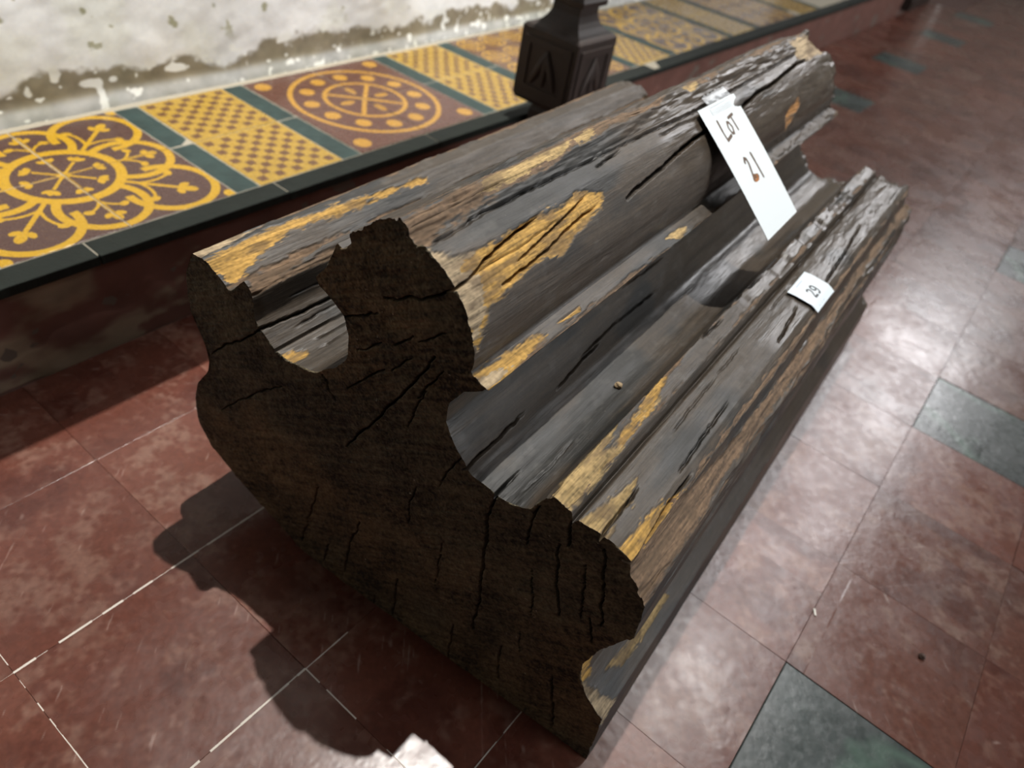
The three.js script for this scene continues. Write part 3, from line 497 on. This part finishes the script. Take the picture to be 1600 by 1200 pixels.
{
  const NJ = 330, P = [], U = [], I = [], n = cols.length;
  const near = [], farRing = [];
  for (let j = 0; j <= NJ; j++) for (let i = 0; i <= n; i++) {
    const c = cols[i % n], len = beamLen(c.p); const q = Math.pow(j / NJ, 1.12), a = q * len;
    const hid = c.s > S_VIS, off = hid ? 0.003 * (fbm(a * 10, c.s * 20, 3) - 0.5) * (c.p[1] > 0.01 ? 1 : 0) : beamRelief(a, c.s, len);
    const pt = beamPoint(a, c, off); P.push(...pt); U.push(a / AU, (i === n ? S_ALL : c.s) / SV);
    if (i < n && (j === 0 || j === NJ)) (j ? farRing : near).push([c.p[0] + c.n[0] * off, Math.max(0.0003, c.p[1] + c.n[1] * off), pt]);
  }
  for (let j = 0; j < NJ; j++) for (let i = 0; i < n; i++) { const a = j * (n + 1) + i, b = a + 1, c = a + n + 1, d = c + 1; I.push(a, b, c, b, d, c); }
  const g = new THREE.BufferGeometry(); g.setAttribute('position', new THREE.Float32BufferAttribute(P, 3)); g.setAttribute('uv', new THREE.Float32BufferAttribute(U, 2)); g.setIndex(I); g.computeVertexNormals();
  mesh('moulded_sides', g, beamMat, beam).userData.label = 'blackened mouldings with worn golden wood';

  // end grain faces, cut on a fine grid so that the checks are real openings
  const CHECKS = [                                // drying checks in section coordinates (across, up)
    [0.0019, [[-0.2638, 0.3734], [-0.2519, 0.3771], [-0.2397, 0.3866], [-0.2315, 0.3889], [-0.2173, 0.4000], [-0.2059, 0.4113]]],
    [0.0014, [[-0.2962, 0.3381], [-0.2815, 0.3473], [-0.2674, 0.3579]]],
    [0.0012, [[-0.2826, 0.3153], [-0.2726, 0.3236], [-0.2630, 0.3334]]],
    [0.0012, [[-0.2521, 0.3374], [-0.2437, 0.3469], [-0.2349, 0.3548]]],
    [0.0011, [[-0.2303, 0.3525], [-0.2180, 0.3641], [-0.2101, 0.3729]]],
    [0.0019, [[-0.2175, 0.3469], [-0.2272, 0.3232], [-0.2422, 0.2947], [-0.2633, 0.2553], [-0.2799, 0.2260], [-0.2918, 0.2043]]],
    [0.0012, [[-0.2095, 0.3396], [-0.2174, 0.3227], [-0.2251, 0.3039]]],
    [0.0012, [[-0.2193, 0.3140], [-0.2268, 0.2911], [-0.2330, 0.2678]]],
    [0.0011, [[-0.2586, 0.3124], [-0.2730, 0.2939], [-0.2915, 0.2722]]],
    [0.0010, [[-0.2369, 0.3347], [-0.2516, 0.3148]]],
    [0.0016, [[-0.4551, 0.2087], [-0.4334, 0.2306], [-0.4140, 0.2490], [-0.3837, 0.2780]]],
    [0.0011, [[-0.4512, 0.1404], [-0.4216, 0.1728], [-0.3904, 0.2035], [-0.3659, 0.2261]]],
    [0.0010, [[-0.3182, 0.2690], [-0.3114, 0.2560], [-0.3045, 0.2498]]],
    [0.0022, [[-0.1434, 0.2730], [-0.1475, 0.2589], [-0.1503, 0.2462], [-0.1501, 0.2222], [-0.1482, 0.1906], [-0.1433, 0.1548], [-0.1403, 0.1218], [-0.1400, 0.0745]]],
    [0.0017, [[-0.1149, 0.2724], [-0.1165, 0.2602], [-0.1166, 0.2433], [-0.1148, 0.2244]]],
    [0.0020, [[-0.0858, 0.2860], [-0.0881, 0.2712], [-0.0868, 0.2597], [-0.0843, 0.2481]]],
    [0.0018, [[-0.0913, 0.2457], [-0.0872, 0.2222], [-0.0819, 0.1984], [-0.0720, 0.1675]]],
    [0.0013, [[-0.0695, 0.2423], [-0.0648, 0.2231], [-0.0604, 0.2045], [-0.0564, 0.1834]]],
    [0.0016, [[-0.0601, 0.2681], [-0.0564, 0.2516], [-0.0511, 0.2294], [-0.0460, 0.2080], [-0.0397, 0.1896]]],
    [0.0013, [[-0.0491, 0.1895], [-0.0455, 0.1766], [-0.0417, 0.1606]]],
    [0.0017, [[-0.1601, 0.0602], [-0.1585, 0.0330], [-0.1566, -0.0029]]],
    [0.0018, [[-0.0597, 0.0867], [-0.0504, 0.0508], [-0.0418, 0.0091]]],
    [0.0016, [[-0.3244, 0.1238], [-0.3357, 0.0778], [-0.3485, 0.0179]]],
    [0.0016, [[-0.2728, 0.1167], [-0.2838, 0.0721], [-0.2908, 0.0199]]],
    [0.0013, [[-0.3098, 0.0485], [-0.3184, 0.0118]]],
    [0.0015, [[-0.2262, 0.0685], [-0.2266, 0.0349], [-0.2281, 0.0016]]],
    [0.0013, [[-0.1106, 0.0766], [-0.1074, 0.0454], [-0.1045, 0.0219]]],
    [0.0011, [[-0.1055, 0.2004], [-0.0981, 0.1721], [-0.0939, 0.1478]]],
    [0.0011, [[-0.2512, 0.0154], [-0.2516, -0.0088]]],
    [0.0011, [[-0.2185, 0.2098], [-0.2224, 0.1818], [-0.2220, 0.1558]]],
    [0.0011, [[-0.1829, 0.2710], [-0.1918, 0.2499], [-0.1962, 0.2275]]],
    [0.0010, [[-0.0987, 0.1172], [-0.0934, 0.0854]]],
    [0.0010, [[-0.1863, 0.1604], [-0.1857, 0.1233], [-0.1854, 0.0985]]],
  ];
  const boxes = CHECKS.map(([w, p]) => { let a = 9, b = -9, c = 9, d = -9; for (const [x, y] of p) { a = Math.min(a, x); b = Math.max(b, x); c = Math.min(c, y); d = Math.max(d, y); } return [a - 0.005, b + 0.005, c - 0.005, d + 0.005]; });
  const checkAt = (x, y) => {
    let d = 0;
    for (let n = 0; n < CHECKS.length; n++) {
      const B = boxes[n]; if (x < B[0] || x > B[1] || y < B[2] || y > B[3]) continue;
      const [w0, p] = CHECKS[n], wx = x + 0.005 * (fbm(x * 90, y * 90, 3) - 0.5), wy = y + 0.003 * (fbm(x * 90 + 7, y * 90, 3) - 0.5);
      for (let i = 0; i + 1 < p.length; i++) {
        const [ax, ay] = p[i], [bx, by] = p[i + 1], ex = bx - ax, ey = by - ay, t = clamp(((wx - ax) * ex + (wy - ay) * ey) / (ex * ex + ey * ey));
        const along = (i + t) / (p.length - 1), w = w0 * 0.38 * (0.55 + 0.45 * Math.sin(Math.PI * (0.15 + 0.7 * along))), e = Math.hypot(wx - ax - ex * t, wy - ay - ey * t);
        if (e < w * 1.4) d = Math.max(d, (0.008 + w0 * 5) * sstep(w * 1.4, w * 0.2, e));
      }
    }
    return d;
  };
  const endMap = paint(1024, 1024, (i, j) => {
    const x = -0.5 + i / 1024 * 0.5, y = j / 1024 * 0.45;
    const n = fbm(x * 30, y * 30, 5), saw = fbm((x * 0.86 + y * 0.5) * 30, (y * 0.86 - x * 0.5) * 340, 3), sp = vn(x * 700, y * 700), rad = Math.hypot(x + 0.2, y - 0.02), ring = vn(rad * 260, 4.2);
    let k = 0.15 + 1.3 * n + 1.0 * (saw - 0.5) + 0.9 * (sp - 0.5) + 0.6 * (vn(x * 300, y * 300) - 0.5) + 0.2 * (ring - 0.5); k = Math.max(k, 0.12);
    const wm = sstep(0.35, 0.65, fbm(x * 9 + 3, y * 9 + 60, 3));
    let r = mix(0.1, 0.14, wm) * k, g = mix(0.082, 0.098, wm) * k, b = mix(0.048, 0.05, wm) * k;
    const fl = sstep(0.955, 0.985, vn(x * 330 + 7, y * 330)) * sstep(0.45, 0.6, fbm(x * 40, y * 40 + 20, 2)); r = mix(r, 0.42, fl); g = mix(g, 0.38, fl); b = mix(b, 0.29, fl);
    return [r, g, b];
  });
  const endBump = paint(1024, 1024, (i, j) => { const x = -0.5 + i / 1024 * 0.5, y = j / 1024 * 0.45; const v = 0.45 * fbm(x * 120, y * 120, 3) + 0.35 * fbm((x * 0.86 + y * 0.5) * 40, (y * 0.86 - x * 0.5) * 420, 2) + 0.2 * vn(x * 650, y * 650); return [v, v, v]; }, false);
  const endMat = std({ map: endMap, roughness: 0.85, bumpMap: endBump, bumpScale: 0.004 });
  const cap = (ring, name, far) => {
    const gs = far ? 0.004 : 0.00085, x0 = -0.5, y0 = -0.002, nx = Math.ceil(0.51 / gs), ny = Math.ceil(0.452 / gs);
    const rows = [], colsX = []; for (let j = 0; j <= ny; j++) rows.push([]); for (let i = 0; i <= nx; i++) colsX.push([]);
    const m = ring.length;
    for (let k = 0; k < m; k++) {
      const a = ring[k], b = ring[(k + 1) % m];
      let lo = Math.min(a[1], b[1]), hi = Math.max(a[1], b[1]);
      for (let j = Math.ceil((lo - y0) / gs); j <= Math.floor((hi - y0) / gs); j++) { const y = y0 + j * gs; if ((a[1] > y) !== (b[1] > y)) rows[j]?.push(a[0] + (b[0] - a[0]) * (y - a[1]) / (b[1] - a[1])); }
      lo = Math.min(a[0], b[0]); hi = Math.max(a[0], b[0]);
      for (let i = Math.ceil((lo - x0) / gs); i <= Math.floor((hi - x0) / gs); i++) { const x = x0 + i * gs; if ((a[0] > x) !== (b[0] > x)) colsX[i]?.push(a[1] + (b[1] - a[1]) * (x - a[0]) / (b[0] - a[0])); }
    }
    const inside = new Uint8Array((nx + 1) * (ny + 1));
    for (let j = 0; j <= ny; j++) { const L = rows[j].sort((p, q) => p - q); for (let i = 0; i <= nx; i++) { const x = x0 + i * gs; let c = 0; for (const v of L) if (v < x) c++; inside[j * (nx + 1) + i] = c & 1; } }
    const P = [], U = [], I = [], tot = (nx + 2) * (ny + 2), iv = new Int32Array(tot).fill(-1), ih = new Int32Array(tot).fill(-1), ie = new Int32Array(tot).fill(-1);
    const place = (x, y, edge) => {
      let dep;
      if (far) dep = 0.006 * (fbm(x * 40, y * 40, 3) - 0.5);
      else dep = -(checkAt(x, y) + (edge ? 0 : 0.004 * (fbm(x * 26, y * 26, 4) - 0.5) + 0.0016 * (fbm(x * 150, y * 150, 2) - 0.5)));
      const base = far ? beamLen([x, y]) : 0, along = far ? base + dep * (edge ? 0 : 1) : -dep;
      P.push(BP0.x + BE.x * x + BU.x * along, Math.max(y, 0.0003), BP0.z + BE.z * x + BU.z * along); U.push((x + 0.5) / 0.5, y / 0.45); return P.length / 3 - 1;
    };
    const vtx = (i, j) => { const k = j * (nx + 1) + i; if (iv[k] < 0) iv[k] = place(x0 + i * gs, y0 + j * gs, false); return iv[k]; };
    const hE = (i, j) => { const k = j * (nx + 1) + i; if (ih[k] < 0) { const xa = x0 + i * gs, v = rows[j].find(q => q >= xa && q <= xa + gs) ?? xa + gs / 2; ih[k] = place(v, y0 + j * gs, true); } return ih[k]; };
    const vE = (i, j) => { const k = j * (nx + 1) + i; if (ie[k] < 0) { const ya = y0 + j * gs, v = colsX[i].find(q => q >= ya && q <= ya + gs) ?? ya + gs / 2; ie[k] = place(x0 + i * gs, v, true); } return ie[k]; };
    for (let j = 0; j < ny; j++) for (let i = 0; i < nx; i++) {
      const c = [[i, j], [i + 1, j], [i + 1, j + 1], [i, j + 1]], f = c.map(([p, q]) => inside[q * (nx + 1) + p]); const sum = f[0] + f[1] + f[2] + f[3]; if (!sum) continue;
      const poly = [];
      for (let k = 0; k < 4; k++) { if (f[k]) poly.push(vtx(...c[k])); if (f[k] !== f[(k + 1) % 4]) poly.push(k === 0 ? hE(i, j) : k === 1 ? vE(i + 1, j) : k === 2 ? hE(i, j + 1) : vE(i, j)); }
      for (let k = 1; k + 1 < poly.length; k++) far ? I.push(poly[0], poly[k + 1], poly[k]) : I.push(poly[0], poly[k], poly[k + 1]);
    }
    const g = new THREE.BufferGeometry(); g.setAttribute('position', new THREE.Float32BufferAttribute(P, 3)); g.setAttribute('uv', new THREE.Float32BufferAttribute(U, 2)); g.setIndex(I); g.computeVertexNormals();
    return mesh(name, g, endMat, beam);
  };
  cap(near, 'end_grain', false).userData.label = 'rough dark sawn end with drying cracks';
  cap(farRing, 'end_grain', true).userData.label = 'skewed far end of the timber';
}

// ---------------------------------------------------------------- papers on the beam
const ink = (g, pts, w, col) => { g.strokeStyle = col; g.lineWidth = w * 1.7; g.lineCap = g.lineJoin = 'round'; g.beginPath(); pts.forEach((p, i) => i ? g.lineTo(...p) : g.moveTo(...p)); g.stroke(); };
{
  const card = tag(group('paper_tag'), 'white paper tag marked LOT 21 taped to the top roll of the beam', 'tag');
  const print = canvasTex(720, 1024, (g, w, h) => {
    g.fillStyle = '#c2c9cc'; g.fillRect(0, 0, w, h);
    const c = '#4a3a2e', d = '#5a3a1c';
    ink(g, [[196, 128], [190, 200], [198, 282], [296, 262]], 15, c); ink(g, [[196, 130], [192, 200]], 18, c);
    ink(g, [[336, 166], [312, 204], [326, 252], [362, 258], [384, 212], [364, 172], [336, 166]], 14, c);
    ink(g, [[394, 142], [500, 130]], 14, c); ink(g, [[448, 136], [458, 248]], 15, c);
    ink(g, [[268, 478], [290, 452], [318, 462], [322, 500], [300, 560], [276, 620]], 17, c); ink(g, [[276, 620], [300, 600], [366, 612]], 22, d); ink(g, [[352, 604], [352, 632], [290, 634]], 12, '#8a5422');
    ink(g, [[438, 448], [446, 540], [452, 640]], 17, c); ink(g, [[440, 450], [444, 500]], 20, c);
  });
  const A = new THREE.Vector3(0.6846, 0.4290, -0.2640), B = new THREE.Vector3(0.7858, 0.4248, -0.2711), D = new THREE.Vector3(0.6887, 0.3402, -0.1516);
  const u = B.clone().sub(A), v = D.clone().sub(A), nn = u.clone().cross(v).normalize(); if (nn.y < 0) nn.negate();
  const sheet = (off) => (a, b) => { const bow = 0.0012 * Math.sin(b * Math.PI) + 0.001; const p = A.clone().addScaledVector(u, a).addScaledVector(v, b).addScaledVector(nn, off + bow); return { p: p.toArray(), uv: [a, 1 - b] }; };
  const front = gridGeo(6, 12, sheet(0.0006)), back = gridGeo(6, 12, sheet(0.0002));
  const pm = std({ map: print, roughness: 0.75 });
  mesh('paper', mergeGeometries([front, back]), pm, card);
  const tapeMat = new THREE.MeshPhysicalMaterial({ color: lin(0.5, 0.53, 0.56), roughness: 0.18, transparent: true, opacity: 0.4 });
  mesh('tape', gridGeo(24, 24, (a, b) => {
    const al = 0.421 + a * 0.058, rag = 0.0012 * Math.sin(a * 40);
    let p;
    if (b < 0.62) { const s = mix(0.4365 + rag, 0.4505, b / 0.62); p = surf(al, s, 0.0016 + 0.0006 * vn(al * 300, s * 300)); }
    else { const t = (b - 0.62) / 0.38; const q = sheet(0.0013)(clamp(0.25 + a * 0.57), t * 0.075).p; const p0 = surf(al, 0.4505, 0.0016); const k = sstep(0, 0.35, t); p = [mix(p0[0], q[0], k), mix(p0[1], q[1], k), mix(p0[2], q[2], k)]; }
    return { p, uv: [a, b] };
  }), tapeMat, card).userData.label = 'strip of clear tape';

  const stick = tag(group('number_sticker'), 'small white sticker printed 29 on the right-hand flange', 'sticker');
  const num = canvasTex(768, 480, (g, w, h) => {
    g.fillStyle = '#c8d2d9'; g.fillRect(0, 0, w, h);
    g.fillStyle = '#26292c'; g.font = 'bold 250px sans-serif'; g.textAlign = 'center'; g.textBaseline = 'middle'; g.fillText('29', w * 0.5, h * 0.55);
    g.fillStyle = '#8d9cb4'; g.fillRect(w * 0.3, h * 0.1, w * 0.34, 10); g.fillStyle = '#a9b4c6'; g.fillRect(w * 0.22, h * 0.9, 40, 14); g.fillRect(w * 0.36, h * 0.9, 26, 12); g.fillRect(w * 0.46, h * 0.9, 60, 12);
  });
  const sm = std({ map: num, roughness: 0.55 });
  const f = off => (a, b) => { const lift = 0.0025 * Math.pow(Math.abs(a - 0.45) * 1.2, 3); return { p: surf(0.4095 + a * 0.0585, mix(0.7965, 0.8335, b), off + lift), uv: [a, 1 - b] }; };
  mesh('label_paper', mergeGeometries([gridGeo(14, 12, f(0.0022)), gridGeo(14, 12, f(0.0019))]), sm, stick);
}
{
  const crumb = new THREE.IcosahedronGeometry(0.0034, 2); const p = crumb.attributes.position; for (let i = 0; i < p.count; i++) { const k = 0.8 + 0.5 * vn(p.getX(i) * 900 + 4, p.getY(i) * 900 + p.getZ(i) * 600); p.setXYZ(i, p.getX(i) * k, p.getY(i) * k * 0.8, p.getZ(i) * k); } crumb.computeVertexNormals();
  const o = mesh('wood_crumb', crumb, std({ color: lin(0.3, 0.22, 0.13), roughness: 0.9 }), scene); o.position.set(...surf(0.2588 * H, 1.0407 * H, 0.002)); tag(o, 'tiny tan crumb lying in the hollow of the beam', 'crumb');
  const o2 = mesh('grit', crumb.clone(), std({ color: lin(0.07, 0.04, 0.03), roughness: 0.8 }), scene); o2.position.set(0.663, 0.0022, 0.196); tag(o2, 'dark speck of grit on the red tiles at right', 'grit');
  const fl = new THREE.BoxGeometry(0.0085, 0.0012, 0.0022, 3, 1, 1); const o3 = mesh('paper_fleck', fl, std({ color: lin(0.7, 0.68, 0.62), roughness: 0.8 }), scene); o3.position.set(0.628, 0.001, 0.083); o3.rotation.y = 0.5; tag(o3, 'tiny pale fleck on the red tiles beside the beam', 'fleck');
}

// ---------------------------------------------------------------- rail post beyond the beam
const oakMap = paint(512, 512, (i, j) => { const x = i / 512, y = j / 512, n = fbm(x * 60, y * 7, 4), k = 0.6 + 0.8 * n; return [0.019 * k, 0.0095 * k, 0.0058 * k]; });
const oak = std({ map: oakMap, roughness: 0.6 });
function squareLoft(pr) {                         // pr: [half width, y] from the foot up
  const P = [], U = [];
  const c = (h, y, k) => [[-h, y, h], [h, y, h], [h, y, -h], [-h, y, -h]][k % 4];
  const tri = (...q) => q.forEach(([p, uv]) => { P.push(...p); U.push(...uv); });
  for (let i = 0; i + 1 < pr.length; i++) for (let k = 0; k < 4; k++) {
    const a = c(...pr[i], k), b = c(...pr[i], k + 1), d = c(...pr[i + 1], k + 1), e = c(...pr[i + 1], k), u = k * 0.25;
    tri([a, [u, a[1]]], [b, [u + 0.2, b[1]]], [d, [u + 0.2, d[1]]], [a, [u, a[1]]], [d, [u + 0.2, d[1]]], [e, [u, e[1]]]);
  }
  for (const [i, s] of [[0, -1], [pr.length - 1, 1]]) { const q = [0, 1, 2, 3].map(k => c(...pr[i], k)); const o = s > 0 ? [0, 1, 2, 0, 2, 3] : [0, 2, 1, 0, 3, 2]; tri(...o.map(k => [q[k], [q[k][0], q[k][2]]])); }
  const g = new THREE.BufferGeometry(); g.setAttribute('position', new THREE.Float32BufferAttribute(P, 3)); g.setAttribute('uv', new THREE.Float32BufferAttribute(U, 2)); g.computeVertexNormals(); return g;
}
{
  const rail = tag(group('altar_rail'), 'dark oak rail post with carved square block, standing before the step', 'rail');
  const RZ = -1.088 * H, RX = 1.767 * H, b = 0.0905 * H;
  rail.position.set(RX, 0, RZ);
  const post = (x) => {
    const put = (n, g) => { const o = mesh(n, g, oak, rail); o.position.x = x; return o; };
    put('foot', squareLoft([[0.052 * H, 0], [0.052 * H, 0.225 * H], [0.046 * H, 0.245 * H]]));
    const bl = put('carved_block', squareLoft([[0.05 * H, 0.24 * H], [b * 0.94, 0.255 * H], [b, 0.268 * H], [b, 0.443 * H], [b * 0.94, 0.45 * H], [b * 0.77, 0.456 * H], [b * 0.64, 0.465 * H], [b * 0.54, 0.477 * H], [b * 0.48, 0.492 * H]]));
    for (let k = 0; k < 4; k++) {                // raised frame and lozenge on each face
      const fr = [], t = 0.0025; const w = b * 0.82, y0 = 0.285 * H, y1 = 0.425 * H, m = 0.012;
      fr.push(box(-w, -w + m, y0, y1, b, b + t), box(w - m, w, y0, y1, b, b + t), box(-w + m, w - m, y0, y0 + m, b, b + t), box(-w + m, w - m, y1 - m, y1, b, b + t));
      for (const s of [-1, 1]) { const leaf = new THREE.SphereGeometry(1, 10, 8); leaf.scale(0.0075, 0.036, 0.0045); leaf.rotateZ(s * 0.45); leaf.translate(s * 0.012, (y0 + y1) / 2, b + 0.001); fr.push(leaf.toNonIndexed()); }
      const rod = new THREE.SphereGeometry(1, 10, 8); rod.scale(0.006, 0.032, 0.004); rod.translate(0, (y0 + y1) / 2, b + 0.001); fr.push(rod.toNonIndexed());
      const gg = mergeGeometries(fr.map(g => g.index ? g.toNonIndexed() : g)); gg.rotateY(k * Math.PI / 2); mesh('carving', gg, oak, bl);
    }
    put('neck', squareLoft([[0.043 * H, 0.491 * H], [0.043 * H, 0.511 * H], [0.056 * H, 0.516 * H], [0.058 * H, 0.528 * H], [0.05 * H, 0.536 * H], [0.045 * H, 0.545 * H], [0.045 * H, 0.572 * H]]));
    const sh = new THREE.LatheGeometry([[0.048, 0.57], [0.048, 0.585], [0.04, 0.6], [0.044, 0.65], [0.05, 0.7], [0.05, 0.76]].map(([r, y]) => new THREE.Vector2(r * H, y * H)), 28); put('shaft', sh);
  };
  post(0); post(-2.6);
  const cap = new RoundedBoxGeometry(2.85, 0.1 * H, 0.13 * H, 3, 0.012); const o = mesh('top_rail', cap, oak, rail); o.position.set(-1.3, 0.80 * H, 0.021 * H);
}
// ---------------------------------------------------------------- furniture at the far right
{
  const chest = tag(group('oak_chest'), 'dark wooden chest on the floor in the far distance', 'chest');
  chest.position.set(4.29, 0, -0.93);
  mesh('body', box(-0.08, 0.30, 0.02, 0.42, -0.17, 0.15), oak, chest); mesh('lid', box(-0.095, 0.315, 0.42, 0.45, -0.185, 0.165), oak, chest); mesh('plinth', box(-0.09, 0.31, 0, 0.05, -0.18, 0.16), oak, chest);
  const table = tag(group('side_table'), 'side table on thin pale metal legs in the far distance', 'table');
  table.position.set(4.74, 0, -0.838);
  const steel = std({ color: lin(0.85, 0.83, 0.78), roughness: 0.4 });
  for (const [x, z] of [[0, 0], [0.19, 0.06], [0.42, -0.12], [0.5, 0.02]]) { const g = new THREE.CylinderGeometry(0.013, 0.013, 0.7, 16); g.translate(x, 0.35, z); mesh('leg', g, steel, table); }
  mesh('table_top', box(-0.05, 0.56, 0.7, 0.725, -0.2, 0.12), oak, table);
}
// ---------------------------------------------------------------- the spotlight itself
{
  const lamp = tag(group('spotlight'), 'small spotlight on a bracket high on the white wall', 'lamp');
  const dir = LAMP_AIM.clone().sub(LAMP).normalize(), q = new THREE.Quaternion().setFromUnitVectors(new THREE.Vector3(0, -1, 0), dir);
  const metal = std({ color: lin(0.05, 0.05, 0.05), roughness: 0.5 });
  const can = mesh('housing', new THREE.LatheGeometry([[0.001, 0.16], [0.05, 0.155], [0.055, 0.05], [0.055, 0.012]].map(([r, y]) => new THREE.Vector2(r, y)), 24), metal, lamp); can.position.copy(LAMP); can.quaternion.copy(q);
  const lens = mesh('lens', new THREE.CylinderGeometry(0.045, 0.045, 0.006, 24), std({ color: lin(0.9, 0.9, 0.9), emissive: lin(1, 0.95, 0.86), emissiveIntensity: 6 }), lamp); lens.position.copy(LAMP).addScaledVector(dir, -0.012); lens.quaternion.copy(q);
  mesh('bracket', box(LAMP.x - 0.012, LAMP.x + 0.012, LAMP.y + 0.15, LAMP.y + 0.175, WALL_Z, LAMP.z), metal, lamp);
}
{
  const lamp = tag(group('pendant_lamp'), 'frosted globe lamp hanging from the ceiling beyond the beam', 'lamp');
  lamp.position.copy(PENDANT);
  mesh('globe', new THREE.SphereGeometry(0.11, 28, 20), std({ color: lin(0.9, 0.9, 0.88), emissive: lin(1, 0.97, 0.93), emissiveIntensity: 5 }), lamp);
  const metal = std({ color: lin(0.05, 0.05, 0.05), roughness: 0.5 });
  const cp = new THREE.CylinderGeometry(0.045, 0.05, 0.06, 20); cp.translate(0, 0.13, 0); mesh('gallery', cp, metal, lamp);
  const rod = new THREE.CylinderGeometry(0.006, 0.006, ROOM.top - PENDANT.y - 0.15, 10); rod.translate(0, (ROOM.top - PENDANT.y - 0.15) / 2 + 0.15, 0); mesh('rod', rod, metal, lamp);
}
shade(scene);
renderer.render(scene, camera);
